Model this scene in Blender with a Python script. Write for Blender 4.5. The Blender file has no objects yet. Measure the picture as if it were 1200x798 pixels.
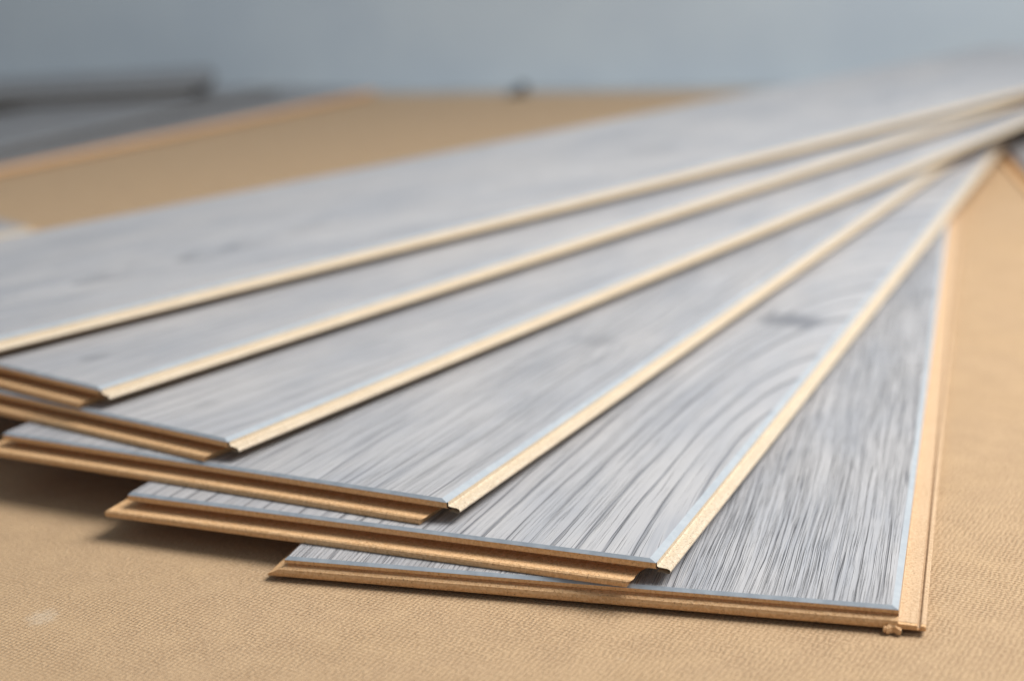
import bpy, bmesh, math, random
from mathutils import Vector, Matrix

S = bpy.context.scene
COL = S.collection

# ------------------------------------------------------------------ camera
def make_camera():
    pitch, height, roll = 0.266278, 0.205404, -0.042109
    c, s = math.cos(pitch), math.sin(pitch)
    cr, sr = math.cos(roll), math.sin(roll)
    ex, ev, fw = Vector((1, 0, 0)), Vector((0, s, c)), Vector((0, c, -s))
    right, up = ex * cr + ev * sr, ex * -sr + ev * cr
    m = Matrix((right, up, -fw)).transposed().to_4x4()
    m.translation = Vector((0, 0, height))
    cam = bpy.data.cameras.new('camera')
    cam.sensor_width = 36.0
    cam.lens = 55.5
    cam.clip_start, cam.clip_end = 0.01, 50
    cam.dof.use_dof = True
    cam.dof.focus_distance = 0.486
    cam.dof.aperture_fstop = 5.8
    o = bpy.data.objects.new('camera', cam)
    o.matrix_world = m
    COL.objects.link(o)
    S.camera = o
make_camera()

# ------------------------------------------------------------------ light
world = bpy.data.worlds.new('World')
S.world = world
world.use_nodes = True
bg = world.node_tree.nodes['Background']
bg.inputs[0].default_value = (0.84, 0.92, 1.0, 1)
bg.inputs[1].default_value = 0.27

def area_lamp(name, loc, target, sx, sy, power, colour):
    l = bpy.data.lights.new(name, 'AREA')
    l.shape = 'RECTANGLE'
    l.size, l.size_y, l.energy, l.color = sx, sy, power, colour
    o = bpy.data.objects.new(name, l)
    o.location = loc
    o.rotation_euler = (Vector(target) - Vector(loc)).to_track_quat('-Z', 'Y').to_euler()
    COL.objects.link(o)
    return o
# soft daylight from a window to the right of the planks
area_lamp('window_light', (0.72, 0.60, 1.08), (-0.05, 0.50, 0.0), 0.8, 0.8, 30, (1.0, 0.965, 0.92))

S.view_settings.view_transform = 'Standard'
S.view_settings.look = 'None'
S.view_settings.exposure = 0.12
S.view_settings.gamma = 1.0
S.render.engine = 'CYCLES'
S.cycles.use_denoising = True
S.cycles.filter_width = 1.4
S.cycles.max_bounces = 8
S.cycles.diffuse_bounces = 5

# ------------------------------------------------------------------ node helpers
class Nodes:
    def __init__(self, name):
        self.m = bpy.data.materials.new(name)
        self.m.use_nodes = True
        self.t = self.m.node_tree
        self.bsdf = self.t.nodes['Principled BSDF']
    def n(self, kind, **kw):
        nd = self.t.nodes.new(kind)
        for k, v in kw.items():
            setattr(nd, k, v)
        return nd
    def put(self, sock, v):
        if isinstance(v, bpy.types.NodeSocket):
            self.t.links.new(v, sock)
        elif v is not None:
            sock.default_value = v
    def math(self, op, a, b=None, c=None, clamp=False):
        nd = self.n('ShaderNodeMath', operation=op, use_clamp=clamp)
        for i, v in enumerate((a, b, c)):
            if v is not None:
                self.put(nd.inputs[i], v)
        return nd.outputs[0]
    def coords(self, scale=(1, 1, 1), rot=0.0):
        tc = self.n('ShaderNodeTexCoord')
        mp = self.n('ShaderNodeMapping')
        self.put(mp.inputs[0], tc.outputs['Object'])
        mp.inputs['Rotation'].default_value = (0, 0, rot)
        mp.inputs['Scale'].default_value = scale
        return mp.outputs[0]
    def split(self, v):
        nd = self.n('ShaderNodeSeparateXYZ')
        self.put(nd.inputs[0], v)
        return nd.outputs
    def vec(self, x, y, z=0.0):
        nd = self.n('ShaderNodeCombineXYZ')
        for i, v in enumerate((x, y, z)):
            self.put(nd.inputs[i], v)
        return nd.outputs[0]
    def noise(self, v, scale=1.0, detail=2.0, rough=0.5):
        nd = self.n('ShaderNodeTexNoise')
        self.put(nd.inputs['Vector'], v)
        nd.inputs['Scale'].default_value = scale
        nd.inputs['Detail'].default_value = detail
        nd.inputs['Roughness'].default_value = rough
        return nd.outputs['Fac']
    def ramp(self, f, lo, hi, a=0.0, b=1.0, smooth=True):
        nd = self.n('ShaderNodeMapRange', interpolation_type='SMOOTHSTEP' if smooth else 'LINEAR')
        self.put(nd.inputs[0], f)
        nd.inputs[1].default_value, nd.inputs[2].default_value = lo, hi
        nd.inputs[3].default_value, nd.inputs[4].default_value = a, b
        return nd.outputs[0]
    def mix(self, f, a, b):
        nd = self.n('ShaderNodeMix', data_type='RGBA')
        self.put(nd.inputs['Factor'], f)
        for nm, v in (('A', a), ('B', b)):
            s = [i for i in nd.inputs if i.name == nm and i.type == 'RGBA'][0]
            self.put(s, v if isinstance(v, bpy.types.NodeSocket) else (*v, 1))
        return [o for o in nd.outputs if o.type == 'RGBA'][0]
    def bump(self, h, dist, strength=1.0):
        nd = self.n('ShaderNodeBump')
        nd.inputs['Strength'].default_value = strength
        nd.inputs['Distance'].default_value = dist
        self.put(nd.inputs['Height'], h)
        self.t.links.new(nd.outputs[0], self.bsdf.inputs['Normal'])
    def finish(self, colour, rough, spec=0.5):
        self.put(self.bsdf.inputs['Base Color'], colour if isinstance(colour, bpy.types.NodeSocket) else (*colour, 1))
        self.put(self.bsdf.inputs['Roughness'], rough)
        self.bsdf.inputs['Specular IOR Level'].default_value = spec
        return self.m

def decor_material(seed, x0, y0, aspect, knots=(), pore=1.0, line=1.0, pitch=7.5, sway=20.0, cling=0.1, tone=1.0, fineness=1.0, quiet=0.0, ring_from=0.55):
    """Printed and embossed grey oak; lengths in millimetres in the plank's own frame.
    Growth lines are slices of ellipses round (x0, y0) so they arch like sawn boards."""
    N = Nodes('grey_oak_decor')
    x, y, _ = N.split(N.coords((1000, 1000, 1000)))
    low = N.noise(N.vec(N.math('MULTIPLY', x, 0.016), N.math('MULTIPLY', y, 0.0055), seed), 1, 2)
    mid = N.noise(N.vec(N.math('MULTIPLY', x, 0.09), N.math('MULTIPLY', y, 0.022), seed + 5), 1, 2)
    wob = N.math('ADD', N.math('MULTIPLY', N.math('SUBTRACT', low, 0.5), sway),
                 N.math('MULTIPLY', N.math('SUBTRACT', mid, 0.5), 1.2))
    xw = N.math('ADD', x, wob)
    kmask = None
    for (kx, ky, rx, ry, st) in knots:
        a = N.math('DIVIDE', N.math('SUBTRACT', x, kx), rx)
        b = N.math('DIVIDE', N.math('SUBTRACT', y, ky), ry)
        e = N.math('ADD', N.math('MULTIPLY', a, a), N.math('MULTIPLY', b, b))
        e = N.math('ADD', e, N.math('MULTIPLY', N.math('SUBTRACT', mid, 0.5), 1.6))
        push = N.math('MULTIPLY', N.math('DIVIDE', a, N.math('ADD', N.math('ABSOLUTE', e), 0.7)), rx * 0.5)
        xw = N.math('ADD', xw, push)
        k = N.ramp(e, 0.0, 1.5, st, 0.0)
        kmask = k if kmask is None else N.math('MAXIMUM', kmask, k)
    dx = N.math('SUBTRACT', xw, x0)
    t = N.math('SUBTRACT', y, y0)
    dy = N.math('ADD', N.math('DIVIDE', N.math('MINIMUM', t, 0.0), aspect * 1.9), N.math('DIVIDE', N.math('MAXIMUM', t, 0.0), aspect))
    r = N.math('SQRT', N.math('ADD', N.math('MULTIPLY', dx, dx), N.math('MULTIPLY', dy, dy)))
    # growth lines
    g = N.math('ADD', N.math('DIVIDE', r, pitch),
               N.math('MULTIPLY', 0.45 if quiet else 1.0, N.math('MULTIPLY', N.noise(N.vec(N.math('MULTIPLY', r, 0.05), N.math('MULTIPLY', y, 0.004), seed + 2), 1, 2), 2.5)))
    fr = N.math('FRACT', g)
    ring = N.math('MULTIPLY', N.ramp(fr, ring_from, 0.93), N.ramp(fr, 0.93, 1.0, 1, 0))
    ringvar = N.ramp(N.noise(N.vec(N.math('FLOOR', g), N.math('MULTIPLY', y, 0.006), seed + 9), 1, 1), 0.30, 0.55, 0.25, 1.0)
    ring = N.math('MULTIPLY', ring, ringvar)
    # pores: long thin brushed grooves that follow the growth lines, broken into dashes
    dens = N.noise(N.vec(N.math('MULTIPLY', r, 0.10), N.math('MULTIPLY', y, 0.008), seed + 21), 1, 1)
    dens = N.math('ADD', N.math('MULTIPLY', N.math('SUBTRACT', dens, 0.5), 0.13), N.math('MULTIPLY', N.math('SUBTRACT', ring, 0.3), cling))
    if quiet:
        dens = N.math('SUBTRACT', dens, N.ramp(r, 14, 48, quiet, 0.0))
    def grooves(gap, wid, off, by, lo, hi):
        """lines every gap mm, wid mm wide, drifting and broken along their length"""
        gap, wid = gap * fineness, wid * fineness
        dr = N.noise(N.vec(N.math('MULTIPLY', r, 0.35 / gap), N.math('MULTIPLY', y, 0.006), seed + off), 1, 3, 0.6)
        u = N.math('ADD', N.math('DIVIDE', r, gap), N.math('MULTIPLY', dr, 3.6))
        br = N.noise(N.vec(N.math('MULTIPLY', N.math('FLOOR', u), 0.77), N.math('MULTIPLY', y, by), seed + off + 3), 1, 3, 0.65)
        br = N.ramp(N.math('ADD', br, dens), lo, hi)
        d = N.math('MULTIPLY', N.math('ABSOLUTE', N.math('SUBTRACT', N.math('FRACT', u), 0.5)), gap)
        ln = N.math('SUBTRACT', 1.0, N.math('DIVIDE', d, N.math('ADD', N.math('MULTIPLY', br, wid * 0.5), 0.02)), clamp=True)
        return N.math('MULTIPLY', N.math('POWER', ln, 0.6), br)
    pits = grooves(2.6, 0.62, 11, 0.011, 0.38, 0.60)
    pits2 = grooves(1.3, 0.42, 51, 0.015, 0.40, 0.60)
    fine = grooves(0.8, 0.34, 17, 0.03, 0.42, 0.64)
    grain = N.math('MAXIMUM', N.math('MAXIMUM', N.math('MULTIPLY', pits, 1.0 * pore), N.math('MULTIPLY', pits2, 0.75 * pore)),
                   N.math('MULTIPLY', fine, 0.45 * pore), clamp=True)
    # colour of the print
    cloud = N.noise(N.vec(N.math('MULTIPLY', xw, 0.03), N.math('MULTIPLY', y, 0.011), seed + 31), 1, 4, 0.55)
    fibre = N.noise(N.vec(N.math('MULTIPLY', r, 1.1), N.math('MULTIPLY', y, 0.02), seed + 41), 1, 3, 0.6)
    c = N.mix(N.ramp(cloud, 0.30, 0.70), (0.305, 0.32, 0.355), (0.41, 0.408, 0.42))
    c = N.mix(N.ramp(fibre, 0.3, 0.75, 0, 0.5), c, (0.475, 0.47, 0.475))
    c = N.mix(N.math('MULTIPLY', ring, 0.55 * line), c, (0.17, 0.178, 0.20))
    c = N.mix(N.math('MULTIPLY', grain, 0.92), c, (0.07, 0.075, 0.09))
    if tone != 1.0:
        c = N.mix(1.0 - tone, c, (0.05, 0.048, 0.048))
    if kmask is not None:
        c = N.mix(kmask, c, (0.10, 0.11, 0.135))
    h = N.math('SUBTRACT', N.math('MULTIPLY', fibre, 0.16), N.math('ADD', grain, N.math('MULTIPLY', ring, 0.25)))
    N.bump(h, 0.00040, 1.0)
    return N.finish(c, N.math('ADD', N.math('MULTIPLY', grain, 0.2), 0.40), 0.5)

def bevel_material(name, lo, hi):
    N = Nodes(name)
    v = N.coords((900, 900, 900))
    f = N.noise(v, 0.25, 3, 0.6)
    c = N.mix(N.ramp(f, 0.3, 0.7), lo, hi)
    N.bump(f, 0.00005, 0.5)
    return N.finish(c, 0.40, 0.45)

def fibre_material(name='fibreboard_core', gloss=0.62, a1=(0.57, 0.325, 0.145), a2=(0.77, 0.51, 0.28), a3=(0.74, 0.475, 0.25)):
    N = Nodes(name)
    v = N.coords((1000, 1000, 1000))
    a = N.noise(v, 0.9, 4, 0.65)
    x, y, z = N.split(v)
    band = N.noise(N.vec(N.math('MULTIPLY', x, 0.05), N.math('MULTIPLY', y, 0.05), N.math('MULTIPLY', z, 0.8)), 1, 3)
    sp = N.ramp(N.noise(v, 1.5, 3, 0.75), 0.57, 0.68)
    c = N.mix(N.ramp(a, 0.3, 0.7), a1, a2)
    c = N.mix(N.ramp(band, 0.35, 0.7, 0, 0.5), c, a3)
    c = N.mix(N.math('MULTIPLY', sp, 0.55), c, (0.20, 0.10, 0.04))
    N.bump(N.math('ADD', a, N.math('MULTIPLY', sp, -0.6)), 0.00032, 0.8)
    return N.finish(c, gloss, 0.35 if gloss > 0.5 else 0.5)

def hardboard_material():
    N = Nodes('hardboard_mesh_back')
    v = N.coords((1000, 1000, 1000), math.radians(31))   # millimetres
    wob = N.noise(v, 0.25, 2)
    x, y, _ = N.split(v)
    k = 2 * math.pi / 1.7
    wx = N.math('MULTIPLY', N.math('SUBTRACT', wob, 0.5), 2.6)
    sx = N.math('SINE', N.math('MULTIPLY', N.math('ADD', x, wx), k))
    sy = N.math('SINE', N.math('MULTIPLY', N.math('ADD', y, wx), k * 1.12))
    worn = N.ramp(N.noise(v, 0.06, 3), 0.3, 0.7, 0.5, 1.0)
    weave = N.math('MULTIPLY', N.math('MULTIPLY', N.math('ADD', N.math('MULTIPLY', sx, 0.55), N.math('MULTIPLY', sy, 0.5)), 0.5), worn)
    fib = N.noise(v, 0.75, 5, 0.75)
    big = N.noise(v, 0.012, 3, 0.6)
    mot = N.noise(v, 0.09, 4, 0.6)
    c = N.mix(N.ramp(fib, 0.28, 0.72), (0.345, 0.22, 0.118), (0.60, 0.425, 0.255))
    c = N.mix(N.ramp(mot, 0.35, 0.7, 0, 0.4), c, (0.60, 0.42, 0.24))
    c = N.mix(N.ramp(big, 0.35, 0.65, 0, 0.35), c, (0.51, 0.345, 0.185))
    c = N.mix(N.ramp(weave, -0.45, 0.10, 0.62, 0.0), c, (0.27, 0.145, 0.06))
    spk = N.noise(v, 1.5, 3, 0.7)
    c = N.mix(N.ramp(spk, 0.54, 0.66, 0, 0.5), c, (0.20, 0.105, 0.045))
    c = N.mix(N.ramp(spk, 0.34, 0.46, 0.4, 0), c, (0.68, 0.50, 0.32))
    scuff = N.ramp(N.noise(v, 0.028, 5, 0.72), 0.66, 0.74, 0, 0.35)
    c = N.mix(scuff, c, (0.62, 0.54, 0.42))
    # one pale rub mark near the second plank's corner
    wx_, wy_, _w = N.split(N.coords((1000, 1000, 1000)))
    ra = N.math('DIVIDE', N.math('SUBTRACT', wx_, SCUFF[0]), 5.5)
    rb = N.math('DIVIDE', N.math('SUBTRACT', wy_, SCUFF[1]), 7.0)
    re = N.math('ADD', N.math('ADD', N.math('MULTIPLY', ra, ra), N.math('MULTIPLY', rb, rb)), N.math('MULTIPLY', N.math('SUBTRACT', N.noise(v, 0.35, 4, 0.7), 0.5), 3.0))
    c = N.mix(N.ramp(re, -0.6, 1.3, 0.30, 0.0), c, (0.66, 0.62, 0.53))
    h = N.math('ADD', N.math('MULTIPLY', weave, 0.8), N.math('MULTIPLY', fib, 1.3))
    N.bump(h, 0.00055, 1.0)
    N.bsdf.inputs['Sheen Weight'].default_value = 0.15      # fuzzy fibres
    N.bsdf.inputs['Sheen Roughness'].default_value = 0.45
    N.bsdf.inputs['Sheen Tint'].default_value = (1.0, 0.88, 0.72, 1)
    return N.finish(c, 0.62, 0.4)

def plain_material(name, a, b, scale, rough):
    N = Nodes(name)
    f = N.noise(N.coords(), scale, 4, 0.6)
    N.bump(f, 0.0008, 0.3)
    return N.finish(N.mix(N.ramp(f, 0.3, 0.7), a, b), rough, 0.3)

SCUFF = (-149.0, 451.0)
M_BEVEL = bevel_material('end_bevel_lacquer', (0.28, 0.325, 0.375), (0.35, 0.40, 0.45))
M_BEVEL_LIT = bevel_material('long_bevel_lit', (0.32, 0.36, 0.40), (0.37, 0.41, 0.445))  # paler than the end bevels: light on the long edges painted into the colour
M_FIBRE = fibre_material()
M_WAXED = fibre_material('waxed_fibreboard_tongue', 0.36, (0.54, 0.43, 0.30), (0.65, 0.555, 0.425), (0.64, 0.545, 0.415))
M_MILLED = fibre_material('milled_fibreboard_flange', 0.72, (0.45, 0.30, 0.175), (0.58, 0.425, 0.275), (0.56, 0.40, 0.255))
M_BOARD = hardboard_material()
M_FLOOR = plain_material('grey_screed', (0.36, 0.37, 0.37), (0.44, 0.45, 0.45), 14, 0.8)
M_DARK_CORE = plain_material('dark_grey_core', (0.12, 0.112, 0.105), (0.17, 0.158, 0.148), 400, 0.6)  # dark grey replaces the fibreboard brown on some heap planks
M_WALL = plain_material('blue_grey_wall_paint', (0.50, 0.58, 0.66), (0.54, 0.62, 0.69), 9, 0.7)
M_DARK = plain_material('dark_plastic', (0.07, 0.075, 0.08), (0.09, 0.095, 0.10), 300, 0.5)

# ------------------------------------------------------------------ setting
def tag(o, label=None, cat=None, group=None, kind=None):
    for k, v in (('label', label), ('category', cat), ('group', group), ('kind', kind)):
        if v:
            o[k] = v
    return o

def mesh_object(name, me, mat, parent=None):
    o = bpy.data.objects.new(name, me)
    if mat and not me.materials:
        me.materials.append(mat)
    COL.objects.link(o)
    o.parent = parent
    return o

def slab(name, pts, z0, z1, mat):
    bm = bmesh.new()
    lo = [bm.verts.new((x, y, z0)) for x, y in pts]
    hi = [bm.verts.new((x, y, z1)) for x, y in pts]
    n = len(pts)
    bm.faces.new(hi)
    bm.faces.new(lo[::-1])
    for i in range(n):
        bm.faces.new((lo[i], lo[(i + 1) % n], hi[(i + 1) % n], hi[i]))
    bmesh.ops.recalc_face_normals(bm, faces=bm.faces)
    me = bpy.data.meshes.new(name)
    bm.to_mesh(me)
    bm.free()
    return mesh_object(name, me, mat)

wl = lambda x, off=0.0: 1.925 - 0.29 * x + off          # the line where the wall meets the floor
tag(slab('floor', [(-3, -1.2), (3, -1.2), (3, wl(3)), (-3, wl(-3))], -0.06, -0.0032, M_FLOOR), kind='structure')
tag(slab('hardboard_floor', [(-2.2, -0.9), (2.2, -0.9), (2.2, wl(2.2, -0.085)), (-2.2, wl(-2.2, -0.085))], -0.0032, 0.0, M_BOARD), kind='structure')
tag(slab('wall', [(-3, wl(-3)), (3, wl(3)), (3, wl(3, 0.1)), (-3, wl(-3, 0.1))], -0.06, 2.4, M_WALL), kind='structure')

# ------------------------------------------------------------------ laminate planks
WID, LEN = 192.0, 1285.0     # millimetres; local frame: origin at the front right corner of the face, x right, y along, z up
BEV, BZ = 1.05, 7.08

def prism(poly, axis, a, b):
    bm = bmesh.new()
    if axis == 'y':
        A = [bm.verts.new((u / 1000, a / 1000, z / 1000)) for u, z in poly]
        B = [bm.verts.new((u / 1000, b / 1000, z / 1000)) for u, z in poly]
    else:
        A = [bm.verts.new((a / 1000, u / 1000, z / 1000)) for u, z in poly]
        B = [bm.verts.new((b / 1000, u / 1000, z / 1000)) for u, z in poly]
    n = len(poly)
    bm.faces.new(A)
    bm.faces.new(B[::-1])
    for i in range(n):
        bm.faces.new((A[i], B[i], B[(i + 1) % n], A[(i + 1) % n]))
    bmesh.ops.recalc_face_normals(bm, faces=bm.faces)
    me = bpy.data.meshes.new('prism')
    bm.to_mesh(me)
    bm.free()
    o = bpy.data.objects.new('prism', me)
    COL.objects.link(o)
    return o

# edge profiles, (outward, z) from the face down to the underside
GROOVE = [(-BEV, 8), (0, BZ), (0, 5.25), (-0.5, 5.0), (-4.2, 4.9), (-5.2, 4.4), (-5.3, 3.4), (-4.4, 2.75), (-1.5, 2.45),
          (1.5, 2.35), (4.6, 2.5), (6.1, 2.35), (6.8, 1.9), (7.0, 1.3), (6.8, 0.25), (6.5, 0)]
TONGUE = [(-2.3, 8), (0, BZ), (0, 5.75), (0.4, 5.5), (3.1, 5.3), (3.9, 5.05), (4.2, 4.6), (4.1, 4.0), (3.5, 3.6), (2.6, 3.7),
          (1.2, 4.0), (-1.0, 3.9), (-2.4, 3.5), (-4.5, 2.9), (-6.0, 2.5), (-7.6, 1.7), (-8.0, 0.4), (-8.0, 0)]
NOSE = [(-BEV, 8), (0, BZ), (0, 6.0), (-0.8, 5.8), (-1.1, 5.35), (-0.6, 5.0), (0.5, 4.7), (1.2, 4.2), (1.4, 3.2), (1.2, 2.2), (0.7, 1.5), (-2.0, 1.3), (-9.0, 1.1), (-11.0, 0)]
SIDE_NOSE = [(-BEV, 8), (0, BZ), (0, 6.0), (-0.8, 5.8), (-1.1, 5.35), (-0.6, 5.0), (1.4, 4.3), (3.8, 3.2), (5.2, 2.6), (5.8, 2.1), (5.7, 1.5), (0.0, 1.3), (-5.0, 1.1), (-7.0, 0)]
FLANGE = [(-1.9, 8), (0, BZ), (0, 3.7), (0.3, 3.45), (5.1, 3.3), (5.3, 3.1), (5.35, 1.95), (6.15, 1.95), (6.2, 3.0), (6.5, 3.3), (7.3, 3.25),
          (7.7, 2.9), (7.75, 1.6), (7.4, 1.2), (2.0, 1.1), (-1.0, 0.6), (-1.5, 0)]

def solid(front, right, left, back):
    along = [(-u, z) for u, z in front] + [(LEN + u, z) for u, z in back][::-1]
    across = [(u, z) for u, z in right] + [(-WID - u, z) for u, z in left][::-1]
    A = prism(across, 'y', -30, LEN + 30)
    B = prism(along, 'x', -WID - 30, 30)
    md = A.modifiers.new('cut', 'BOOLEAN')
    md.operation, md.solver, md.object = 'INTERSECT', 'EXACT', B
    raw = A.data.copy()
    dg = bpy.context.evaluated_depsgraph_get()
    me = bpy.data.meshes.new_from_object(A.evaluated_get(dg))
    for o in (A, B):
        d = o.data
        bpy.data.objects.remove(o)
        bpy.data.meshes.remove(d)
    return me, raw

def carve(me, name, cuts, cap=()):
    """the piece of a solid inside a list of (point, normal) planes, normals pointing to what is cut off"""
    bm = bmesh.new()
    bm.from_mesh(me)
    for co, no in cuts:
        bmesh.ops.bisect_plane(bm, geom=bm.verts[:] + bm.edges[:] + bm.faces[:], dist=1e-7,
                               plane_co=Vector(co) / 1000, plane_no=no, clear_outer=True)
        ax = max(range(3), key=lambda i: abs(no[i]))
        if 'xyz'[ax] in cap:
            es = [e for e in bm.edges if e.is_boundary and all(abs(v.co[ax] - co[ax] / 1000) < 1e-6 for v in e.verts)]
            bmesh.ops.holes_fill(bm, edges=es, sides=0)
    out = bpy.data.meshes.new(name)
    bm.to_mesh(out)
    bm.free()
    out.materials.clear()
    return out

SKIN = 7.04
def plank_meshes(front, right, left, back):
    me, raw = solid(front, right, left, back)
    zu, zd = ((0, 0, SKIN), (0, 0, 1)), ((0, 0, SKIN), (0, 0, -1))
    d = {
        'decor_layer': carve(me, 'decor_layer', [zd]),
        'core': carve(me, 'core', [zu, ((-0.03, 0, 0), (1, 0, 0)), ((0, -0.03, 0), (0, -1, 0)), ((-WID - 0.03, 0, 0), (-1, 0, 0)), ((0, LEN + 0.03, 0), (0, 1, 0))], cap='x'),
        'tongue': carve(raw, 'tongue', [zu, ((-0.03, 0, 0), (-1, 0, 0)), ((0, 0.9 if right is TONGUE else 0.3, 0), (0, -1, 0)), ((0, LEN, 0), (0, 1, 0))], cap='y'),
        'locking_lip': carve(me, 'locking_lip', [zu, ((0, -0.03, 0), (0, 1, 0))]),
        'side_lip': carve(me, 'side_lip', [zu, ((-WID - 0.03, 0, 0), (1, 0, 0)), ((0, -0.03, 0), (0, -1, 0)), ((0, LEN + 0.03, 0), (0, 1, 0))]),
        'end_tongue': carve(me, 'end_tongue', [zu, ((0, LEN + 0.03, 0), (0, -1, 0))]),
    }
    bpy.data.meshes.remove(me)
    for k, m in d.items():
        if k == 'decor_layer':
            for mt in (M_BEVEL, M_BEVEL, M_BEVEL_LIT):
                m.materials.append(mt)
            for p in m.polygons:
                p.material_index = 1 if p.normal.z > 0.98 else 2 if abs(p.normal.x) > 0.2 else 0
        else:
            m.materials.append((M_WAXED if right is TONGUE else M_MILLED) if k == 'tongue' else M_FIBRE)
    return {k: m for k, m in d.items() if len(m.polygons)}

END_GROOVE = [(u * 0.66 if u > 0 else u, z) for u, z in GROOVE]
CLICK = plank_meshes(END_GROOVE, TONGUE, GROOVE, [(u, z) for u, z in TONGUE])
BASE = plank_meshes(NOSE, FLANGE, SIDE_NOSE, [(u, z) for u, z in TONGUE])

HEAP = plank_meshes(END_GROOVE, TONGUE, NOSE, [(u, z) for u, z in TONGUE])
DARK = {k: m.copy() for k, m in HEAP.items()}
for k, m in DARK.items():
    if k != 'decor_layer':
        m.materials[0] = M_DARK_CORE

STEP = 0.00806
def plank(kit, x, y, level, deg, decor, label, group, lift=0.0):
    root = bpy.data.objects.new('laminate_plank', None)
    root.empty_display_size = 0.05
    COL.objects.link(root)
    root.location = (x, y, 0.00006 + STEP * (level - 1) + lift)
    root.rotation_euler = (0, 0, -math.radians(deg))
    tag(root, label, 'plank', group)
    for k, m in kit.items():
        if k == 'decor_layer':
            m = m.copy()
            m.materials[1] = decor
        o = mesh_object(k, m, None, root)
        if k == 'locking_lip' and kit is BASE:
            o.name = 'end_nose'
        if k == 'tongue' and kit is BASE:
            o.name = 'slotted_flange'
    return root

FAN = 'grey laminate planks fanned out in a pile'
p1 = plank(BASE, 0.10766, 0.41570, 1, 16.91, decor_material(3.1, 260, 300, 14, pore=0.95, line=0.10, pitch=5.5, sway=5, fineness=0.55, cling=0.03),
      'bottom plank of the fan, lying flat on the hardboard with a slotted side edge', FAN)
plank(CLICK, 0.04027, 0.43783, 2, 23.80, decor_material(7.7, 4, 112, 4.6, knots=[(-27, 284, 15, 13, 0.62)], pore=0.62, line=1.5, pitch=7.4, sway=3, cling=0.16, fineness=0.62, quiet=0.07, ring_from=0.72),
      'second plank up in the fan, with arched grain loops and a dark knot', FAN)
plank(CLICK, -0.02307, 0.47414, 3, 28.04, decor_material(12.4, 150, 420, 9, knots=[(-33, 190, 13, 9, 0.20)], pore=0.65, line=0.4, pitch=6, sway=12, fineness=0.75),
      'third plank up in the fan, between the knotted plank and the one above it', FAN)
plank(CLICK, -0.10007, 0.52006, 4, 35.59, decor_material(21.9, 90, -160, 7, knots=[(-37, 27, 5, 6, 0.16)], pore=0.5, line=0.35),
      'fourth plank up in the fan, third from the top', FAN)
plank(CLICK, -0.15396, 0.56299, 5, 38.58, decor_material(33.3, -320, 420, 9, knots=[(-37, 26, 5, 7, 0.30)], pore=0.45, line=0.3),
      'fifth plank up in the fan, directly beneath the topmost plank', FAN)
plank(CLICK, -0.23216, 0.58299, 6, 43.08, decor_material(45.6, -60, 700, 8, knots=[(-64, 555, 16, 22, 0.28), (-150, 180, 12, 24, 0.10)], pore=0.45, line=0.35),
      'topmost plank of the fan, its whole grey face uncovered', FAN)

# torn fibre left at the milled corner of the bottom plank: a ragged flake of core
def torn_fibre(parent):
    rnd = random.Random(7)
    bm = bmesh.new()
    n = 15
    rows = []
    for y, grow in ((0.4, 0.0), (-1.5, 0.1), (-2.0, -0.2), (-2.2, -0.7)):
        row = []
        for i in range(n):
            t = i / (n - 1)
            x = -4.2 + 5.2 * t
            env = math.sin(math.pi * min(1, max(0, t * 0.9 + 0.05))) ** 0.5
            top = 1.5 + env * (1.5 + grow) + rnd.uniform(-0.25, 0.25)
            bot = 1.5 - env * (1.15 + grow * 0.5) + rnd.uniform(-0.35, 0.35)
            yy = y + rnd.uniform(-0.3, 0.3) - 0.5 * math.sin(t * 9)
            row.append((bm.verts.new((x / 1000, yy / 1000, top / 1000)), bm.verts.new((x / 1000, yy / 1000, max(bot, 0.15) / 1000))))
        rows.append(row)
    for r0, r1 in zip(rows, rows[1:]):
        for i in range(n - 1):
            bm.faces.new((r0[i][0], r0[i + 1][0], r1[i + 1][0], r1[i][0]))
            bm.faces.new((r0[i + 1][1], r0[i][1], r1[i][1], r1[i + 1][1]))
        for i in (0, n - 1):
            bm.faces.new((r0[i][0], r1[i][0], r1[i][1], r0[i][1]))
    f = rows[-1]
    for i in range(n - 1):
        bm.faces.new((f[i][0], f[i + 1][0], f[i + 1][1], f[i][1]))
    bmesh.ops.recalc_face_normals(bm, faces=bm.faces)
    me = bpy.data.meshes.new('torn_fibre')
    bm.to_mesh(me)
    bm.free()
    return mesh_object('torn_fibre', me, M_FIBRE, parent)
torn_fibre(p1)

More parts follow.
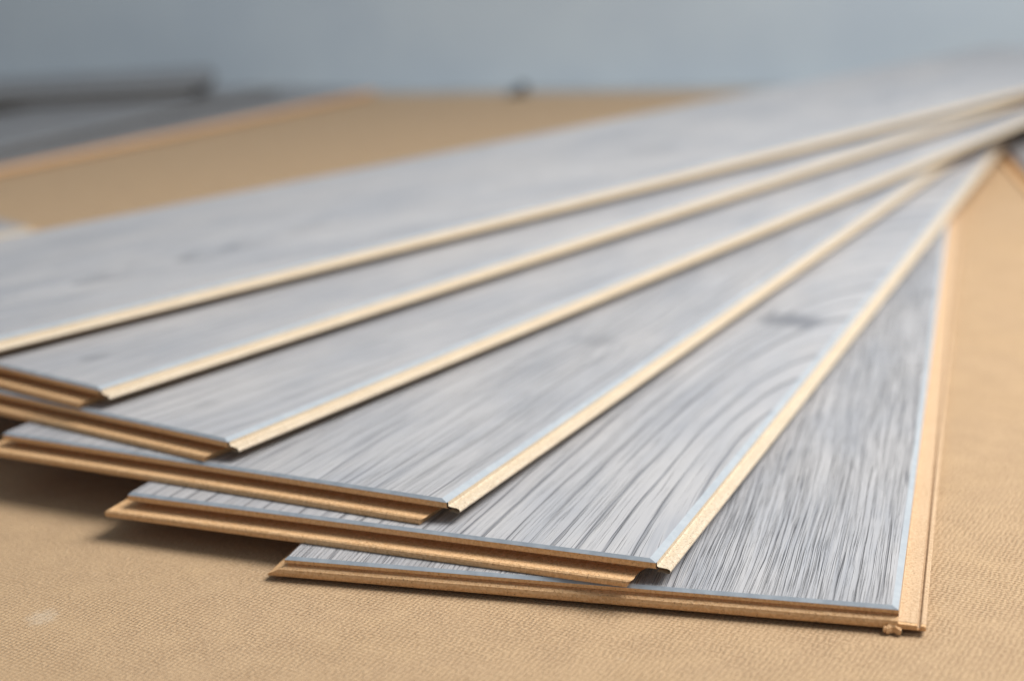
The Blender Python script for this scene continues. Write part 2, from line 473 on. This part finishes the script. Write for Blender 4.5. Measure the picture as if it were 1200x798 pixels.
# ------------------------------------------------------------------ loose planks round the fan
def placed_by_end(kit, ex, ey, level, deg, decor, label, group=None):
    a = math.radians(deg)
    return plank(kit, ex - math.sin(a) * LEN / 1000, ey - math.cos(a) * LEN / 1000, level, deg, decor, label, group)
def turned_by_end(kit, ex, ey, level, deg, decor, label, group=None):
    # the plank turned end for end, so that its grooved side runs along the same line
    a = math.radians(deg)
    return plank(kit, ex - math.cos(a) * WID / 1000, ey + math.sin(a) * WID / 1000, level, deg + 180, decor, label, group)
far_decor = decor_material(58.2, 60, 300, 8, pore=0.6, line=0.6)
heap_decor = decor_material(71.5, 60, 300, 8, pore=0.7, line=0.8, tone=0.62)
BACK = 'planks heaped by the wall'
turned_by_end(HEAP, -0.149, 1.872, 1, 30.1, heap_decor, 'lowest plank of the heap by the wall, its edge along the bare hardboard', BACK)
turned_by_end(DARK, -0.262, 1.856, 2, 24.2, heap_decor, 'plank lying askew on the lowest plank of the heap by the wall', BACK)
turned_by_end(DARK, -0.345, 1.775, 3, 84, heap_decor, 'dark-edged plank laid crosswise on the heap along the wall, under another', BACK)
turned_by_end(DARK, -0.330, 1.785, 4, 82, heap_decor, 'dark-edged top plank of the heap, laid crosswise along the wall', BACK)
placed_by_end(CLICK, -0.327, 1.071, 1, 49, far_decor, 'loose plank whose corner pokes out beside the topmost fan plank')
placed_by_end(CLICK, 0.4815 + 0.192 * math.cos(math.radians(10)), 1.717 - 0.192 * math.sin(math.radians(10)), 1, 10, heap_decor,  # darker decor stands in for the shade of the fan planks above
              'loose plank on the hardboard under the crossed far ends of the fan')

# small dark fitting wedge standing near the wall
def wedge():
    root = bpy.data.objects.new('fitting_wedge', None)
    COL.objects.link(root)
    root.location = (0.016, 1.812, 0)
    root.rotation_euler = (0, 0, 0.5)
    tag(root, 'small dark fitting wedge lying on the hardboard by the wall', 'wedge')
    def box(name, x0, x1, y0, y1, za, zb):
        me = bpy.data.meshes.new(name)
        vs = [(x0, y0, 0), (x1, y0, 0), (x1, y1, 0), (x0, y1, 0), (x0, y0, za), (x1, y0, zb), (x1, y1, zb), (x0, y1, za)]
        me.from_pydata([tuple(c / 1000 for c in v) for v in vs], [], [(3, 2, 1, 0), (4, 5, 6, 7), (0, 1, 5, 4), (1, 2, 6, 5), (2, 3, 7, 6), (3, 0, 4, 7)])
        return mesh_object(name, me, M_DARK, root)
    box('ramp', -9, 8, -7, 7, 3, 9)
    box('grip', 8.05, 12, -8, 8, 13, 13)
wedge()
